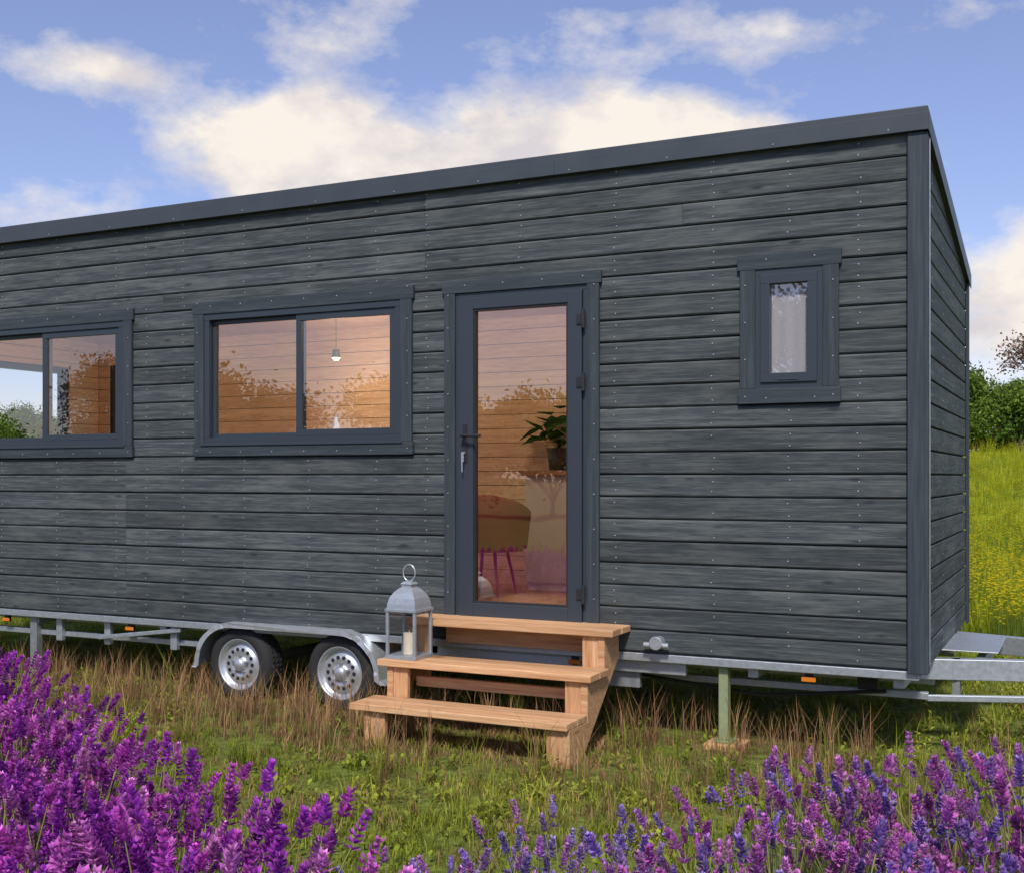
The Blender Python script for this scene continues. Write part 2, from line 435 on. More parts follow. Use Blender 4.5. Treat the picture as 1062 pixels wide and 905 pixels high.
# door
trim('door',-2.878,-1.815,.585,2.81,w=.077,sill=False)
d=empty('glazed_door'); d.parent=house
s=MB(); x0,x1,z0,z1=-2.80,-1.893,.62,2.733
s.box(x0,x1,-.012,.07,z1-.032,z1); s.box(x0,x0+.03,-.012,.07,z0+.03,z1-.032); s.box(x1-.03,x1,-.012,.07,z0+.03,z1-.032); s.box(x0,x1,-.012,.07,z0,z0+.03)
s.build('door_frame','frame',d,bevel=.003)
s=MB(); X0,X1,Z0,Z1=-2.768,-1.925,.652,2.70
gx0,gx1,gz0,gz1=-2.668,-2.017,.775,2.625
s.box(X0,gx0,-.03,.035,Z0,Z1); s.box(gx1,X1,-.03,.035,Z0,Z1); s.box(gx0,gx1,-.0295,.035,Z0,gz0); s.box(gx0,gx1,-.0295,.035,gz1,Z1)
s.build('door_leaf','frame',d,bevel=.004)
s=MB(); frame_rect(s,gx0,gx1,gz0,gz1,.012,-.022,.02); s.build('glazing_bead','black',d)
s=MB(); s.pane(gx0,gx1,.002,gz0,gz1); s.build('door_glass','glass',d,recalc=False)
s=MB(); s.box(-2.738,-2.708,-.037,-.030,1.66,1.90); s.tube((-2.723,-.037,1.83),(-2.723,-.085,1.83),.011); s.tube((-2.723,-.083,1.83),(-2.585,-.083,1.825),.011,.009)
s.build('door_handle','black',d,bevel=.001)
s=MB(); s.tube((-2.723,-.037,1.72),(-2.723,-.06,1.72),.008); s.box(-2.732,-2.714,-.066,-.062,1.665,1.725); s.box(-2.728,-2.72,-.07,-.067,1.60,1.665); s.build('keys','galv',d)
s=MB()
for zz in (2.52,2.14,.86):
    s.tube((-1.908,-.045,zz-.055),(-1.908,-.045,zz+.055),.012); s.box(-1.955,-1.908,-.040,-.0305,zz-.03,zz+.03)
s.build('door_hinges','black',d)
scr.build('cladding_screws','screw',house)
s=MB(); s.tube((-1.44,-.07,.60),(-1.44,.02,.60),.035,n=18); s.tube((-1.44,-.08,.60),(-1.44,-.07,.60),.04,n=18); s.tube((-1.52,-.05,.585),(-1.37,-.05,.585),.018)
s.build('water_inlet','rim',house,bevel=.003)

# ------------------------------------------------------------ interior objects
def lamp(x,y,zl,e):
    zc=3.28-.155*(y-.137)
    o=empty('ceiling_lamp')
    s=MB(); s.tube((x,y,zl+.07),(x,y,zc),.003,n=8); s.tube((x,y,zl),(x,y,zl+.07),.04,.03,n=18); s.build('lamp_housing','galvd',o)
    s=MB(); s.revolve([(0,-.026),(.02,-.02),(.032,-.001),(0,-.001)],(x,y,zl),n=18); s.build('lamp_bulb','glow',o)
    if e:
        ld=bpy.data.lights.new('lamp_light','POINT'); ld.energy=e; ld.color=(1,.74,.52); ld.shadow_soft_size=.10
        lo=bpy.data.objects.new('lamp_light',ld); lo.location=(x,y,zl-.14); COL.objects.link(lo); lo.parent=o
lamp(-4.93,1.75,2.58,17); lamp(-3.0,.9,3.05,24); lamp(-6.9,1.2,2.95,13)
cb=empty('cabinet'); s=MB(); s.box(-3.24,-2.3,1.95,2.37,.72,1.58); s.build('cabinet_body','cab',cb,bevel=.004)
s=MB(); s.box(-3.22,-2.32,1.97,2.36,.66,.72); s.build('cabinet_plinth','white',cb)
s=MB(); s.box(-3.28,-2.26,1.91,2.378,1.58,1.62); s.build('cabinet_top','floorw',cb,bevel=.004)
px_,py_=-3.02,2.12
pl=empty('potted_plant'); s=MB(); s.revolve([(0,0),(.075,0),(.10,.18),(.09,.18),(.085,.16),(0,.16)],(px_,py_,1.622)); s.build('pot','pot',pl,smooth=True)
Vv=[];Tt=[];Cc=[]
for i in range(24):
    a=random.uniform(0,6.28); up=random.uniform(.08,.34); rad=random.uniform(.04,.16)
    base=Vector((px_,py_,1.78)); tip=base+Vector((math.cos(a)*rad,math.sin(a)*rad,up)); ln=random.uniform(.18,.29); wd=ln*.30
    dr=Vector((math.cos(a),math.sin(a),random.uniform(-.5,.7))).normalized(); sd=dr.cross(Vector((0,0,1))).normalized()
    pts=[base,base+Vector((.006,0,0)),tip,tip+dr*ln*.4+sd*wd,tip+dr*ln*.4-sd*wd,tip+dr*ln-Vector((0,0,.03))]
    b=len(Vv); Vv+=[tuple(p) for p in pts]; Tt+=[(b,b+1,b+2),(b+2,b+3,b+4),(b+3,b+5,b+4)]; Cc+=[(.025,.06,.018)]*6
np_mesh('plant_leaves',np.array(Vv),np.array(Tt),np.array(Cc),'leaf',pl)
ch=empty('tub_chair'); cx,cy=-3.34,1.5
s=MB(); nseg=20
prof=[]
for k in range(nseg+1):
    t=math.radians(150+ (k/nseg)*250)
    h_=.20+.16*math.sin(math.pi*k/nseg)
    prof.append((t,h_))
for k in range(nseg):
    (t0,h0),(t1,h1)=prof[k],prof[k+1]; vs=[]
    for (t,h_) in((t0,h0),(t1,h1)):
        for r,z in((.24,.36),(.30,.36),(.33,.40+h_),(.30,.42+h_),(.25,.40+h_)): vs.append((cx+r*math.cos(t),cy+r*math.sin(t),.66+z))
    s.add(vs,[(i,(i+1)%5,5+(i+1)%5,5+i) for i in range(5)]+[(4,3,2,1,0),(5,6,7,8,9)],(.5,.5,.5))
s.revolve([(0,.34),(.27,.34),(.29,.40),(.26,.46),(0,.47)],(cx,cy,.66)); o=s.build('chair_shell','pink',ch,smooth=True)
mm=o.modifiers.new('w','WELD'); mm.merge_threshold=.001
s=MB()
for a in (45,135,225,315):
    a=math.radians(a); s.tube((cx+.15*math.cos(a),cy+.15*math.sin(a),1.0),(cx+.23*math.cos(a),cy+.23*math.sin(a),.66),.014,.009)
s.build('chair_legs','pink',ch)
s=MB(); s.revolve([(.0,.17),(.055,.0),(0,.0)],(-3.80,.11,1.832),n=4); s.build('cone_tree_figurine','white')

# ------------------------------------------------------------ trailer
tr=empty('trailer_chassis')
s=MB()
s.box(XL,.01,.004,.05,.478,.526); s.box(XL,.01,W-.05,W-.01,.46,.50)
s.box(XL,-4.95,.10,.15,.33,.37); 
s.box(-3.1,.02,.32,.37,.325,.365); s.box(-3.25,-1.3,.06,.10,.40,.475)
for x in (-8.0,-7.2,-6.35,-5.85,-5.2): s.box(x-.03,x+.03,.06,.10,.30,.477)
for x in (-7.6,-6.6,-5.3,-3.0,-1.9,-.9,-.1): s.box(x-.03,x+.03,.06,2.4,.42,.498)
s.prism([(-5.9,.34),(-5.1,.44),(-5.1,.47),(-5.9,.37)],'y',.02,.05)
s.box(-8.2,.02,.62,.68,.36,.49); s.box(-8.2,.02,1.82,1.88,.36,.49)
s.build('frame_rails','galv',tr,bevel=.004)
def beam(s,p,q,w,h):
    p=Vector(p);q=Vector(q);d=(q-p).normalized();sd=Vector((0,0,1)).cross(d)*w/2;u=Vector((0,0,h/2))
    vs=[a+sx*sd+sz*u for a in(p,q) for sx,sz in((-1,-1),(1,-1),(1,1),(-1,1))]
    s.add(vs,[(3,2,1,0),(4,5,6,7)]+[(i,(i+1)%4,4+(i+1)%4,4+i) for i in range(4)])
s=MB(); beam(s,(-.3,.50,.46),(1.9,1.20,.46),.07,.12); beam(s,(-.3,2.0,.46),(1.9,1.30,.46),.07,.12)
beam(s,(.0,.36,.33),(1.2,.80,.33),.035,.035); beam(s,(.25,.7,.45),(.25,1.8,.45),.05,.09)
s.box(.03,.35,.9,1.7,.525,.533); beam(s,(1.7,1.25,.47),(2.3,1.25,.47),.08,.09)
s.build('drawbar','galv',tr,bevel=.004)
s=MB(); s.box(.12,.16,.62,.70,.30,.52); s.tube((.55,1.0,.53),(.55,1.0,.60),.03); s.build('drawbar_brackets','galvd',tr)
s=MB(); s.box(-1.10,-1.045,.05,.11,.05,.475); s.box(-1.13,-1.015,.02,.14,.035,.05); s.build('corner_jack','green',tr,bevel=.003)
s=MB(); s.box(-6.65,-6.58,.05,.11,.03,.475); s.box(-6.69,-6.54,.02,.14,.0,.03); s.box(-1.9,-1.6,.1,.14,.30,.42); s.build('support_leg','galvd',tr,bevel=.003)
s=MB(); s.box(-1.17,-.95,-.02,.2,-.01,.034); s.build('jack_pad','larchv',tr,bevel=.004)
s=MB()
for x in (-6.9,-5.6,-.58,-2.0): s.box(x-.04,x+.04,.03,.037,.425,.452)
s.build('amber_reflectors','orange',tr,bevel=.003)
s=MB()
for x in (-6.9,-5.6,-.58,-2.0): s.box(x-.02,x+.02,.038,.07,.42,.477)
s.box(-.36,-.25,.3,.36,.36,.44); s.build('reflector_brackets','black',tr)
s=MB(); 
pts=[(-3.2,.25,.40),(-2.5,.22,.30),(-1.7,.25,.36),(-.9,.25,.29),(-.2,.3,.36)]
for a,b in zip(pts,pts[1:]): s.tube(a,b,.012,n=6)
s.build('brake_cable','black',tr)
WR=.272; WZ=.252
s=MB(); s.tube((-3.686,.05,WZ),(-3.686,2.4,WZ),.04); s.tube((-4.53,.05,WZ),(-4.53,2.4,WZ),.04); s.build('axles','galvd',tr)
def wheel(x,y,out_):
    w=empty('trailer_wheel'); w.parent=tr
    s=MB(); sg=out_
    s.revolve([(.17,.0*sg),(.178,-.012*sg),(.215,-.022*sg),(.245,-.014*sg),(.262,.004*sg),(WR,.03*sg),(WR,.13*sg),(.25,.17*sg),(.17,.18*sg)],(x,y,WZ),'y',40)
    s.build('tyre','rubber',w,smooth=True)
    s=MB()
    for k in range(48):
        t=2*math.pi*k/48
        for yy in (.035,.075,.115):
            c0=math.cos(t);s0=math.sin(t); r=WR+.001
            s.tube((x+r*c0,y+sg*yy,WZ+r*s0),(x+(r+.004)*c0,y+sg*yy,WZ+(r+.004)*s0),.013,.011,4)
    s.build('tread','rubber',w)
    s=MB()
    s.revolve([(.184,-.008*sg),(.178,-.014*sg),(.168,-.006*sg),(.160,.028*sg),(.134,.032*sg),(.124,.010*sg),(.080,.004*sg),(.066,.016*sg),(.05,.016*sg),(.045,-.012*sg),(.03,-.026*sg),(0,-.028*sg)],(x,y,WZ),'y',48)
    s.build('rim_disc','rim',w,smooth=True)
    s=MB()
    for k in range(14):
        t=2*math.pi*k/14; s.tube((x+.104*math.cos(t),y+.0095*sg,WZ+.104*math.sin(t)),(x+.104*math.cos(t),y+.0035*sg,WZ+.104*math.sin(t)),.0135,n=10)
    s.build('vent_holes','black',w)
    s=MB()
    for k in range(5):
        t=2*math.pi*k/5+.3; s.tube((x+.060*math.cos(t),y+.014*sg,WZ+.06*math.sin(t)),(x+.06*math.cos(t),y-.012*sg,WZ+.06*math.sin(t)),.009,n=6)
    s.build('wheel_bolts','galvd',w)
for x in (-3.686,-4.535): wheel(x,-.005,1); wheel(x,W+.005,-1)
def fender(ya,yb,nm):
    xc0,xc1=-4.57,-3.65; r=.315; zc=.235; path=[]
    path.append((xc0-r-.02,zc-.02))
    for k in range(13):
        t=math.pi-k*math.pi/24; path.append((xc0+r*math.cos(t),zc+r*math.sin(t)))
    for k in range(13):
        t=math.pi/2-k*math.pi/24; path.append((xc1+r*math.cos(t),zc+r*math.sin(t)))
    path.append((xc1+r+.045,zc-.03))
    s=MB(); n=len(path)
    for k in range(n-1):
        (xa,za),(xb,zb)=path[k],path[k+1]
        s.add([(xa,ya,za),(xb,ya,zb),(xb,yb,zb),(xa,yb,za)],[(0,1,2,3)],(.5,.5,.5))
    inn=[]
    for (x,z) in path:
        xx=min(max(x,xc0),xc1); v=Vector((x-xx,z-zc)); 
        l=v.length; v=v*((l-.036)/l); inn.append((xx+v.x,zc+v.y))
    for k in range(n-1):
        s.add([(path[k][0],ya,path[k][1]),(path[k+1][0],ya,path[k+1][1]),(inn[k+1][0],ya,inn[k+1][1]),(inn[k][0],ya,inn[k][1])],[(0,1,2,3)],(.5,.5,.5))
    o=s.build(nm,'alu',tr)
    m=o.modifiers.new('w','WELD'); m.merge_threshold=.0005
    m=o.modifiers.new('s','SOLIDIFY'); m.thickness=.006
    m=o.modifiers.new('b','BEVEL'); m.width=.004; m.segments=2; m.limit_method='ANGLE'; m.angle_limit=math.radians(50)
fender(-.075,.26,'fender'); fender(W+.075,W-.26,'far_fender')

# ------------------------------------------------------------ steps
st=empty('wooden_steps')
xa,xb=-3.02,-1.62
lev=[(.69,-.30,.00),(.468,-.56,-.27),(.247,-.82,-.53)]
s=MB()
for (z,yf,yb_),dx in zip(lev,(0,-.03,-.06)):
    mid=(yf+yb_)/2
    s.box(xa+dx*.8,xb+dx,yf,mid-.003,z-.04,z); s.box(xa+dx*.8,xb+dx,mid+.003,yb_-.004,z-.04,z)
s.build('treads','larch',st,bevel=.005)
s=MB()
def stringer(x0,x1):
    P=[(-.04,.649),(-.275,.649),(-.275,.427),(-.53,.427),(-.53,.206),(-.785,.206),(-.785,0.0),(-.62,0.0),(-.04,.50)]
    s.prism(P,'x',x0,x1)
stringer(xb-.10,xb-.06); stringer(xa+.03,xa+.07)
s.build('stringers','larch',st,bevel=.003)
s=MB()
for x0,x1 in ((xb-.20,xb-.101),(xa+.071,xa+.17)):
    s.box(x0,x1,-.78,-.745,0,.206); s.box(x0,x1,-.525,-.49,.10,.427); s.box(x0,x1,-.27,-.235,.30,.649)
s.build('step_posts','larchv',st,bevel=.003)
s=MB(); s.box(xa+.17,xb-.2,-.05,-.02,.52,.62); s.box(xa+.172,xb-.202,-.42,-.38,.30,.36); s.build('cross_brace','larch',st)
s=MB()
for (z,yf,yb_),dx in zip(lev,(0,-.03,-.06)):
    for yy in (yf+.06,yb_-.07):
        for xx in (xb+dx-.08,xa+.05): s.tube((xx,yy,z),(xx,yy,z+.0012),.005,n=8)
s.build('tread_screws','galvd',st)

# ------------------------------------------------------------ lantern
ln=empty('lantern'); lx,ly,lz=-2.90,-.42,.469; h=.095
s=MB()
s.box(lx-h-.012,lx+h+.012,ly-h-.012,ly+h+.012,lz,lz+.022)
for sx in(-1,1):
    for sy in(-1,1): s.box(lx+sx*h-.009,lx+sx*h+.009,ly+sy*h-.009,ly+sy*h+.009,lz+.022,lz+.285)
s.box(lx-h-.014,lx+h+.014,ly-h-.014,ly+h+.014,lz+.285,lz+.302)
s.build('lantern_frame','zinc',ln,bevel=.002)
s=MB()
prof=[(h*1.05,.30),(h*1.02,.33),(h*.93,.365),(h*.72,.40),(h*.45,.425),(h*.36,.43),(h*.36,.445),(h*.42,.448),(h*.30,.462),(0,.470)]
vs=[];fs=[]
for r,z in prof:
    for a,b in((-1,-1),(1,-1),(1,1),(-1,1)): vs.append((lx+a*r,ly+b*r,lz+z))
for k in range(len(prof)-1):
    for i in range(4): fs.append((4*k+i,4*k+(i+1)%4,4*k+4+(i+1)%4,4*k+4+i))
s.add(vs,fs); s.build('lantern_roof','zinc',ln)
s=MB(); pts=[]
for k in range(25):
    t=2*math.pi*k/24; pts.append((lx+.042*math.cos(t),ly,lz+.515+.05*math.sin(t)))
for a,b in zip(pts,pts[1:]): s.tube(a,b,.0045,n=6)
s.build('ring_handle','zinc',ln)
s=MB()
def q4(p): s.add(p,[(0,1,2,3)],(.5,.5,.5))
e=h-.01
for sg in(-1,1):
    q4([(lx-e,ly+sg*h,lz+.022),(lx+e,ly+sg*h,lz+.022),(lx+e,ly+sg*h,lz+.285),(lx-e,ly+sg*h,lz+.285)])
    q4([(lx+sg*h,ly-e,lz+.022),(lx+sg*h,ly+e,lz+.022),(lx+sg*h,ly+e,lz+.285),(lx+sg*h,ly-e,lz+.285)])
s.build('lantern_glass','lglass',ln,recalc=False)
s=MB(); s.tube((lx,ly,lz+.0225),(lx,ly,lz+.15),.036,n=20); s.tube((lx,ly,lz+.15),(lx,ly,lz+.165),.002,n=5); s.build('candle','wax',ln)

# ------------------------------------------------------------ grass
def tuft(nb,hmin,hmax,spread,wid,bend):
    V=[];T=[];C=[]
    for i in range(nb):
        a=random.uniform(0,6.28); r=random.uniform(0,spread); h=random.uniform(hmin,hmax); w=wid*random.uniform(.6,1.2)
        bx,by=r*math.cos(a),r*math.sin(a); d=random.uniform(0,6.28); bd=bend*h*random.uniform(.2,1)
        dx,dy=math.cos(d),math.sin(d); px,py=-dy*w/2,dx*w/2; b=len(V)
        V+=[(bx-px,by-py,-.01),(bx+px,by+py,-.01),(bx+dx*bd*.3-px*.8,by+dy*bd*.3-py*.8,h*.55),(bx+dx*bd*.3+px*.8,by+dy*bd*.3+py*.8,h*.55),(bx+dx*bd,by+dy*bd,h*.95)]
        T+=[(b,b+1,b+3),(b,b+3,b+2),(b+2,b+3,b+4)]
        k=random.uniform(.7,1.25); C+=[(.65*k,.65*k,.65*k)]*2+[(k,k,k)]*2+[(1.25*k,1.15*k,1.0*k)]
    V=np.array(V);return V,np.array(T),np.array(C),np.ones(len(V))
def weed(nl):
    V=[];T=[];C=[]
    for i in range(nl):
        a=random.uniform(0,6.28); ln=random.uniform(.015,.04); w=ln*.30; up=random.uniform(.3,1.3); z0=random.uniform(0,.07)
        ox,oy=random.gauss(0,.04),random.gauss(0,.04)
        dx,dy=math.cos(a),math.sin(a); b=len(V)
        V+=[(ox,oy,z0),(ox+dx*ln*.5-dy*w,oy+dy*ln*.5+dx*w,z0+ln*up*.5),(ox+dx*ln*.5+dy*w,oy+dy*ln*.5-dx*w,z0+ln*up*.5),(ox+dx*ln,oy+dy*ln,z0+ln*up*.65)]
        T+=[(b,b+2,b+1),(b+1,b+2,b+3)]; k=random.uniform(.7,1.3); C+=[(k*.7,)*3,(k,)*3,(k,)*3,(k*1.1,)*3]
    return np.array(V),np.array(T),np.array(C),np.ones(len(V))
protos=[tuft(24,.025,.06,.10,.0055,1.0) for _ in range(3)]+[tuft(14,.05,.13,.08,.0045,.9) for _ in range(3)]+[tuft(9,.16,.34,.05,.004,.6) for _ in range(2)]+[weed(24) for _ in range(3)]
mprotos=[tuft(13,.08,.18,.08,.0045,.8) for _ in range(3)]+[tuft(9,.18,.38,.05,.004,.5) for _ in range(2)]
def nz(x,y,s=1.): return .5+.25*np.sin(x*2.1*s+1.7*np.sin(y*1.3*s))+.25*np.sin(y*2.7*s+1.3*np.sin(x*1.9*s+2))
n=18500
x=rng.uniform(-10,4.5,n); y=rng.uniform(-4.6,4.5,n)
under=(y>.15)&(y<2.4)&(x<0.2)
keep=~(under&(rng.random(n)<.45))
x,y=x[keep],y[keep]; n=len(x)
k=nz(x,y); k3=nz(x+3,y-1,2.3); jit=rng.random(n)
pid=np.where(jit<.60,rng.integers(0,3,n),np.where(jit<.84,rng.integers(3,6,n),rng.integers(8,11,n)))
dry=1.1*np.exp(-((x+4.0)/1.9)**2-((y+.45)/.60)**2)+.85*np.exp(-((y-.1)/.5)**2)*(x<-.2)+.45*(k3>.62)*np.exp(-((y+.9)/1.3)**2)+.25*np.exp(-((y+.9)/.5)**2)
pid=np.where((rng.random(n)<dry*.36),rng.integers(6,8,n),pid)
green=np.stack([.19+.16*k,.25+.12*k,.028+.03*k],1)*rng.uniform(.65,1.3,(n,1))
drc=np.stack([.36+.10*jit,.20+.10*jit,.11+.04*jit],1)*rng.uniform(.55,1.2,(n,1))
isd=((rng.random(n)<np.clip(dry*.85,0,.88)+.10)&(pid<8))[:,None]
tint=np.where(isd,drc,green)
pos=np.stack([x,y,hgt(x,y)],1)
bad=((x>-3.1)&(x<-1.65)&(y>-.85)&(y<0))&(rng.random(n)<.85)
bad|=((x>-4.9)&(x<-3.3)&(y>-.30)&(y<.1))&(rng.random(n)<.6)
pid=np.where(bad,0,pid)
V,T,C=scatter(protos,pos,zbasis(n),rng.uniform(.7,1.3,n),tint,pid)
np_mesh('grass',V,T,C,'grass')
n=12000
dd=4+46*rng.random(n)**1.7
an=np.where(rng.random(n)<.7,rng.uniform(-12,12,n),rng.uniform(-75,42,n))*math.pi/180
x=.8+dd*1.15*np.sin(an); y=2+dd*np.cos(an)
kk=~((y<2.9)&(x<.1)); x,y,dd=x[kk],y[kk],dd[kk]; n=len(x)
k=nz(x,y,.5)
tint=np.stack([.30+.17*k,.36+.10*k,.022+.015*k],1)*rng.uniform(.7,1.25,(n,1))
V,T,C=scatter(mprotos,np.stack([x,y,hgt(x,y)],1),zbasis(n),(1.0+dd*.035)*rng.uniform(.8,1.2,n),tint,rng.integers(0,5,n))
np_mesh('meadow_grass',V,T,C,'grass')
def flower(nf):
    V=[];T=[];C=[];mk=[]
    for i in range(nf):
        x,y,h=random.gauss(0,.14),random.gauss(0,.14),random.uniform(.25,.5)
        b=len(V); V+=[(x-.003,y,0),(x+.003,y,0),(x,y,h)]; T+=[(b,b+1,b+2)]; C+=[(.15,.22,.04)]*3; mk+=[0]*3
        b=len(V); V.append((x,y,h+.004)); 
        for k in range(6):
            t=k*math.pi/3; V.append((x+.017*math.cos(t),y+.017*math.sin(t),h+.012))
        T+=[(b,b+1+k,b+1+(k+1)%6) for k in range(6)]; C+=[(1,1,1)]*7; mk+=[1]*7
    return np.array(V),np.array(T),np.array(C),np.array(mk)
fp=[flower(9) for _ in range(4)]
n=2600; dd=3+45*rng.random(n)**1.5; an=rng.uniform(-75,42,n)*math.pi/180
an=np.where(rng.random(n)<.6,rng.uniform(-10,14,n)*math.pi/180,an)
x=.8+dd*1.15*np.sin(an); y=2+dd*np.cos(an); kk=~((y<2.9)&(x<.3)); x,y,dd=x[kk],y[kk],dd[kk]; n=len(x)
tint=np.tile([.85,.68,.03],(n,1))*rng.uniform(.8,1.1,(n,1))
V,T,C=scatter(fp,np.stack([x,y,hgt(x,y)],1),zbasis(n),(1+dd*.012)*rng.uniform(.8,1.2,n),tint,rng.integers(0,4,n))
np_mesh('yellow_wildflowers',V,T,C,'grass')

# ------------------------------------------------------------ lavender
def lav_spike(hs,L_):
    V=[];T=[];C=[];mk=[]
    bend=random.uniform(-.06,.06); bend2=random.uniform(-.06,.06)
    def P(t): return (bend*t*t,bend2*t*t,hs*t)
    for k in range(4):
        t=k/3; c=P(t); r=.0024-.0006*t; b=len(V)
        for i in range(3):
            a=i*2.094; V.append((c[0]+r*math.cos(a),c[1]+r*math.sin(a),c[2]))
        C+=[(.32+.06*t,.38,.14)]*3; mk+=[0]*3
        if k:
            for i in range(3):
                j=(i+1)%3; T+=[(b-3+i,b-3+j,b+j),(b-3+i,b+j,b+i)]
    top=P(1); nw=random.randint(6,9)
    zs=[top[2]+L_*(i/(nw-1))**.95 for i in range(nw)]
    if random.random()<.5: zs=[top[2]-.03]+zs
    for wi,zz in enumerate(zs):
        f=(zz-top[2])/L_
        R=.0130*(1-.5*max(f,0)**1.6)*random.uniform(.8,1.25)
        nf=8
        for i in range(nf):
            a=2*math.pi*(i/nf)+wi*.5+random.uniform(-.3,.3); ca,sa=math.cos(a),math.sin(a)
            ln=random.uniform(.8,1.5)*R*1.25; up=random.uniform(.002,.013); w=.0050
            px,py=-sa*w,ca*w; b=len(V); ox,oy=top[0]*(1+.2*f),top[1]*(1+.2*f)
            V+=[(ox+ca*.002,oy+sa*.002,zz-.003),(ox+ca*ln*.65-px,oy+sa*ln*.65-py,zz+up*.35),(ox+ca*ln*.65+px,oy+sa*ln*.65+py,zz+up*.35),(ox+ca*ln,oy+sa*ln,zz+up)]
            T+=[(b,b+2,b+1),(b+1,b+2,b+3)]
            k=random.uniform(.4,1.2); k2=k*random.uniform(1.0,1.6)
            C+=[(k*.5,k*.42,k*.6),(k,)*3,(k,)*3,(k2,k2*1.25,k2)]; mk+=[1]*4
    return np.array(V),np.array(T),np.array(C),np.array(mk)
lp=[lav_spike(.5,random.uniform(.035,.080)) for _ in range(16)]
R_=np.array([.899,.438]);F_=np.array([-.438,.899]);CX=np.array([.80,-6.574])
P_=[];D_=[];Sc=[];Ti=[];LP=[];LS=[];LD=[];LT=[]
def add_plant(x,y,ns,hh,rad,pal,lean=.6,nl=46,lt=(.17,.22,.11)):
    z=float(hgt(x,y))
    r=rad*np.sqrt(rng.random(ns)); a=rng.uniform(0,6.283,ns)
    d=np.stack([np.cos(a)*r/rad*lean,np.sin(a)*r/rad*lean,np.ones(ns)],1)+rng.normal(0,.09,(ns,3))
    P_.append(np.stack([x+.45*r*np.cos(a),y+.45*r*np.sin(a),np.full(ns,z)],1)); D_.append(d)
    Sc.append(hh*rng.uniform(.62,1.08,ns)/.56)
    p=np.array(pal)[rng.integers(0,len(pal),ns)]; Ti.append(p*rng.uniform(.7,1.25,(ns,1)))
    a=rng.uniform(0,6.283,nl); q=rng.uniform(.1,1.0,nl)
    LP.append(np.stack([x+.3*rad*q*np.cos(a),y+.3*rad*q*np.sin(a),np.full(nl,z)],1))
    LD.append(np.stack([np.cos(a)*q*.8,np.sin(a)*q*.8,np.ones(nl)],1)); LS.append(rng.uniform(.7,1.3,nl)*hh/.6)
    LT.append(np.tile(lt,(nl,1))*rng.uniform(.7,1.35,(nl,1)))
mag=[(.62,.10,.55),(.70,.16,.60),(.44,.06,.50),(.78,.26,.66),(.50,.09,.58)]
vio=[(.54,.22,.64),(.68,.20,.60),(.42,.25,.70),(.76,.30,.66),(.62,.16,.54)]
blu=[(.46,.30,.70),(.54,.32,.68),(.66,.26,.64),(.42,.30,.66)]
cnt=0
for gi in np.arange(-9,4,.29):
    for gj in np.arange(1.4,7.6,.29):
        r=gi+rng.uniform(-.13,.13); f=gj+rng.uniform(-.13,.13)
        w=CX+r*R_+f*F_
        edge=-.52+(f-3.0)*(-2.05/2.9)
        if r<edge and r>edge-5.2 and w[1]<-1.5 and f<6.9 and f>1.9:
            near=np.clip((r-edge+.3)/.3,0,1)
            add_plant(w[0],w[1],int(48-12*near),rng.uniform(.62,.74)-.10*near,.25,mag,nl=40,lt=(.25,.31,.12)); cnt+=1
        fr=3.35+max(0,min(1,(r+.35)/1.0))*.62+max(0,r-.6)*.22
        if r>-.50 and r<3.6 and f<fr and f>1.9 and r>edge+.15:
            if r<.45: add_plant(w[0],w[1],30,rng.uniform(.42,.56),.26,blu,nl=80,lt=(.22,.28,.15))
            elif rng.random()<.95: add_plant(w[0],w[1],34,rng.uniform(.50,.72),.27,vio,nl=80,lt=(.22,.28,.14))
            cnt+=1
P_=np.concatenate(P_);D_=np.concatenate(D_);Sc=np.concatenate(Sc);Ti=np.concatenate(Ti)
print('plants',cnt,'spikes',len(P_))
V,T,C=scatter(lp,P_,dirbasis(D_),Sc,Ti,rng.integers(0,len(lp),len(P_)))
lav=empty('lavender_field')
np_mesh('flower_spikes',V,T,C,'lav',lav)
LP=np.concatenate(LP);LD=np.concatenate(LD);LS=np.concatenate(LS);LT=np.concatenate(LT)
leafp=[tuft(5,.14,.36,.02,.005,.35) for _ in range(4)]
V,T,C=scatter(leafp,LP,dirbasis(LD),LS,LT,rng.integers(0,4,len(LP)))
np_mesh('lavender_leaves',V,T,C,'lav',lav)

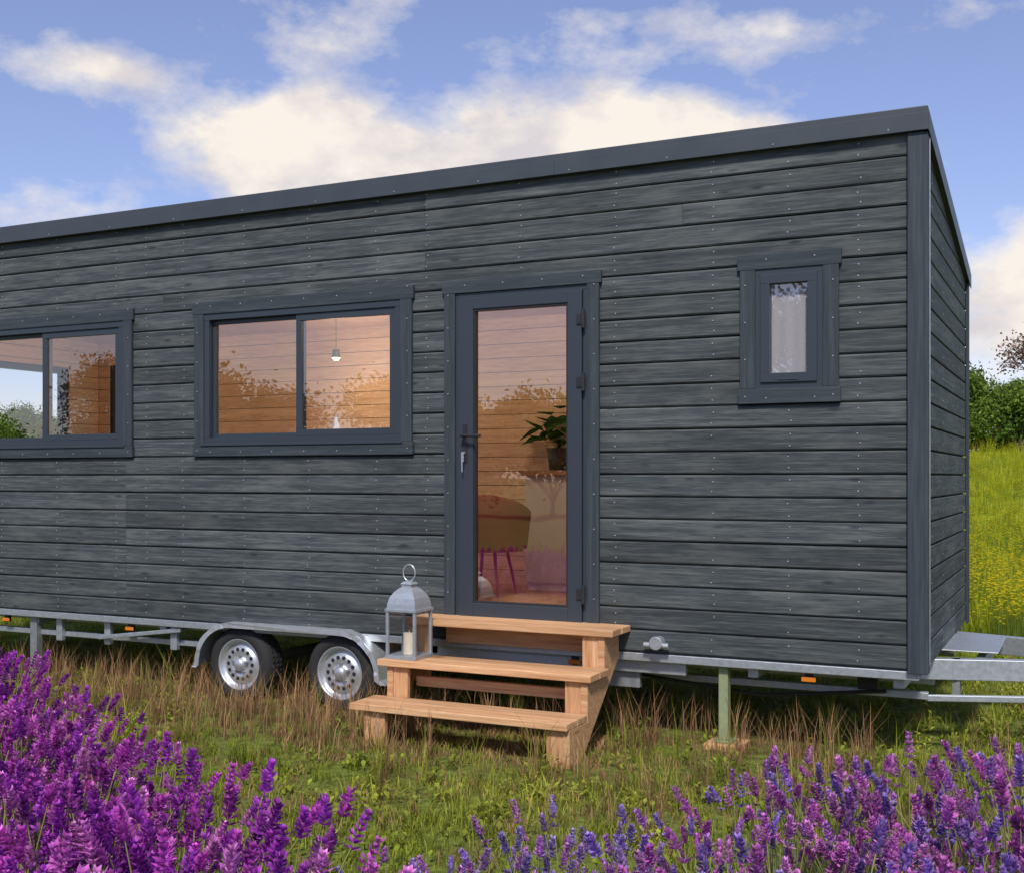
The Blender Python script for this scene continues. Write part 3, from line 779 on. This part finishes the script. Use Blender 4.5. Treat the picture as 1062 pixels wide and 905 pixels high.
# ------------------------------------------------------------ trees
def make_tree(name,leaves,col,seed,depth=5,h=8.,trunk=.24,spread=.27,ls=.085):
    rd=random.Random(seed); mb=MB(); tips=[]
    def br(p,d,l,r,k):
        q=p+d*l; mb.tube(p,q,r,r*.68,6 if k<2 else 4,cap=False,col=(.5,.5,.5))
        if k>=depth: tips.append(q); return
        if k>=depth-2: tips.append(q)
        nc=rd.choice([3,3,4]) if k<depth-1 else 3
        for i in range(nc):
            a=rd.uniform(0,6.283); sp=rd.uniform(.40,.95) if i else .18
            o=d.orthogonal().normalized(); o=Matrix.Rotation(a,3,d)@o
            nd=(d*math.cos(sp)+o*math.sin(sp)+Vector((0,0,.05))).normalized()
            br(q,nd,(l if k else h*.22)*rd.uniform(.66,.86),r*.62,k+1)
    br(Vector((0,0,0)),Vector((rd.uniform(-.05,.05),0,1)).normalized(),h*trunk,h*.022,0)
    me=bpy.data.meshes.new(name+'_wood'); me.from_pydata(mb.v,[],mb.f); me.materials.append(M['bark'])
    lm=None
    if leaves:
        r2=np.random.default_rng(seed); tp=np.array([tuple(t) for t in tips]); n=len(tp)
        shade=r2.uniform(.6,1.35,n)
        c=np.repeat(tp,leaves,0)+r2.normal(0,spread*h/8,(n*leaves,3)); sh=np.repeat(shade,leaves)*r2.uniform(.75,1.25,n*leaves)
        m=len(c); e1=r2.normal(size=(m,3)); e1/=np.linalg.norm(e1,axis=1,keepdims=True); e2=np.cross(e1,r2.normal(size=(m,3))); e2/=np.linalg.norm(e2,axis=1,keepdims=True)
        s=ls*h/8*r2.uniform(.6,1.3,(m,1))
        V=np.stack([c-e1*s,c+e2*s*.6,c+e1*s,c-e2*s*.6],1).reshape(-1,3)
        b=np.arange(m)*4; T=np.concatenate([np.stack([b,b+1,b+2],1),np.stack([b,b+2,b+3],1)])
        C=np.repeat(np.array(col)[None]*sh[:,None],4,0)
        lo=np_mesh(name+'_leaves',V,T,C,'leaf'); lm=lo.data; bpy.data.objects.remove(lo)
    return me,lm
TA=make_tree('tree_a',20,(.15,.23,.04),3,trunk=.10,spread=.36,ls=.12); TB=make_tree('tree_b',20,(.10,.165,.032),11,trunk=.08,spread=.38,ls=.12); TC=make_tree('tree_c',9,(.07,.075,.03),23,trunk=.2,spread=.36,ls=.11)
TE=make_tree('tree_e',2,(.20,.11,.09),9,depth=6)
def tree(t,x,y,s,rz=None,name='deciduous_tree',parent=None,sq=1.,sink=.1):
    o=empty(name,(x,y,float(hgt(x,y))-sink)); o.scale=(s,s,s*sq); o.rotation_euler=(0,0,random.uniform(0,6.28) if rz is None else rz)
    for me,nm in zip(t,('trunk_and_limbs','foliage')):
        if me: c=bpy.data.objects.new(nm,me); COL.objects.link(c); c.parent=o
    if parent: o.parent=parent
tree(TA,-6.2,56,.95,sink=.5); tree(TB,-3.9,58,.86,sink=.5); tree(TA,-2.1,57,.70,sink=.4); tree(TE,-1.2,66,1.1,name='bare_tree'); tree(TE,2.6,68,.95,name='bare_tree'); tree(TB,-.4,58,.64,sink=.4); tree(TA,1.6,59,.60,sink=.4); tree(TB,3.8,60,.66,sink=.4); tree(TA,-10,62,.9)
fl=empty('tree_line')
for i in range(34):
    tree(random.choice([TA,TB]),-16+i*.85+random.uniform(-.3,.3),random.uniform(58,61),random.uniform(.26,.40),parent=fl,sink=.75)
for i in range(34):
    x=-75+i*4.6+random.uniform(-1.5,1.5)
    if -9<x<3: continue
    tree(random.choice([TA,TB]),x,random.uniform(58,68),random.uniform(.6,1.0),parent=fl,sink=.5)
fl2=empty('tree_line')
for i in range(30):
    x=-75+i*3.7+random.uniform(-1.5,1.5)
    tree(random.choice([TA,TB,TC,TC,TE]),x,random.uniform(-44,-34),random.uniform(.9,1.35),parent=fl2)
for i in range(14):
    tree(random.choice([TA,TB]),random.uniform(-60,-32),8+i*3.4,random.uniform(.6,.9),parent=fl)

# ------------------------------------------------------------ sky + sun
sun_el=math.radians(47); sv=Vector((.30,-.80,0)).normalized()*math.cos(sun_el)+Vector((0,0,math.sin(sun_el)))
wd=bpy.data.worlds.new('World'); S.world=wd; wd.use_nodes=True; nt=wd.node_tree; nt.nodes.clear()
sky=N(nt,'ShaderNodeTexSky',sky_type='NISHITA'); sky.sun_disc=False; sky.sun_elevation=sun_el; sky.sun_rotation=math.atan2(sv.x,sv.y)
sky.air_density=1.0; sky.dust_density=.5; sky.ozone_density=2.5
tc=N(nt,'ShaderNodeTexCoord'); sp=N(nt,'ShaderNodeSeparateXYZ'); L(nt,tc.outputs['Generated'],sp.inputs[0])
X,Y,Z=sp.outputs
az=math_(nt,'ARCTAN2',X,Y); el=math_(nt,'ARCSINE',Z)
cv=N(nt,'ShaderNodeCombineXYZ'); L(nt,X,cv.inputs[0]); L(nt,Y,cv.inputs[1]); L(nt,math_(nt,'MULTIPLY',Z,1.8),cv.inputs[2])
n1=noise(nt,cv.outputs[0],7.5,8,.62); n2=noise(nt,cv.outputs[0],11,5,.6)
def blob(azd,eld,ra,re):
    a=math_(nt,'POWER',math_(nt,'DIVIDE',math_(nt,'SUBTRACT',az,math.radians(azd)),math.radians(ra)),2.)
    b=math_(nt,'POWER',math_(nt,'ABSOLUTE',math_(nt,'DIVIDE',math_(nt,'SUBTRACT',el,math.radians(eld)),math.radians(re))),2.)
    return math_(nt,'SUBTRACT',1.,math_(nt,'SQRT',math_(nt,'ADD',a,b)),True)
mk=math_(nt,'MULTIPLY',blob(-27,14.6,17,4.6),.62)
mk=math_(nt,'ADD',mk,math_(nt,'MULTIPLY',blob(-18,15.3,9,3.2),.52))
mk=math_(nt,'ADD',mk,math_(nt,'MULTIPLY',blob(-37,15.2,7,3.4),.45))
mk=math_(nt,'ADD',mk,math_(nt,'MULTIPLY',blob(-45,18.2,7,2.2),.28))
mk=math_(nt,'ADD',mk,math_(nt,'MULTIPLY',blob(-1,6.,8,7.),.42))
mk=math_(nt,'ADD',mk,math_(nt,'MULTIPLY',blob(-15,20.5,7,1.6),.18))
mk=math_(nt,'ADD',mk,math_(nt,'MULTIPLY',blob(-31,22.5,4,1.2),.20))
mk=math_(nt,'ADD',mk,math_(nt,'MULTIPLY',blob(-46,12,6,2.0),.20))
dn=math_(nt,'ADD',n1,mk)
al=ramp(nt,dn,[(.56,(0,0,0)),(.66,(.40,.40,.40)),(.80,(1,1,1))])
skyc=mix(nt,1.,sky.outputs[0],(1.0,.90,1.05),'MULTIPLY')
skyc=mix(nt,.08,skyc,(5.2,5.3,6.6))
cc=mix(nt,ramp(nt,n2,[(.38,(0,0,0)),(.6,(1,1,1))]),(5.1,4.8,5.0),(6.9,6.4,5.8))
fc=mix(nt,al,skyc,cc)
bg=N(nt,'ShaderNodeBackground',Strength=.14); L(nt,fc,bg.inputs[0])
o=N(nt,'ShaderNodeOutputWorld'); L(nt,bg.outputs[0],o.inputs[0])
sl=bpy.data.lights.new('sun','SUN'); sl.energy=3.6; sl.angle=math.radians(7); sl.color=(1,.95,.88)
so=bpy.data.objects.new('sun',sl); COL.objects.link(so); so.rotation_euler=(-sv).to_track_quat('-Z','Y').to_euler()

# ------------------------------------------------------------ camera
cd=bpy.data.cameras.new('camera'); cam=bpy.data.objects.new('camera',cd); COL.objects.link(cam)
cam.location=(.80,-6.574,1.57); cam.rotation_euler=(math.radians(90),0,math.radians(26))
cd.sensor_width=36; cd.lens=36*1215/1062; cd.shift_y=41.5/1062; cd.clip_end=3000; cd.clip_start=.05
S.camera=cam
S.view_settings.view_transform='Standard'; S.view_settings.look='None'; S.view_settings.exposure=0
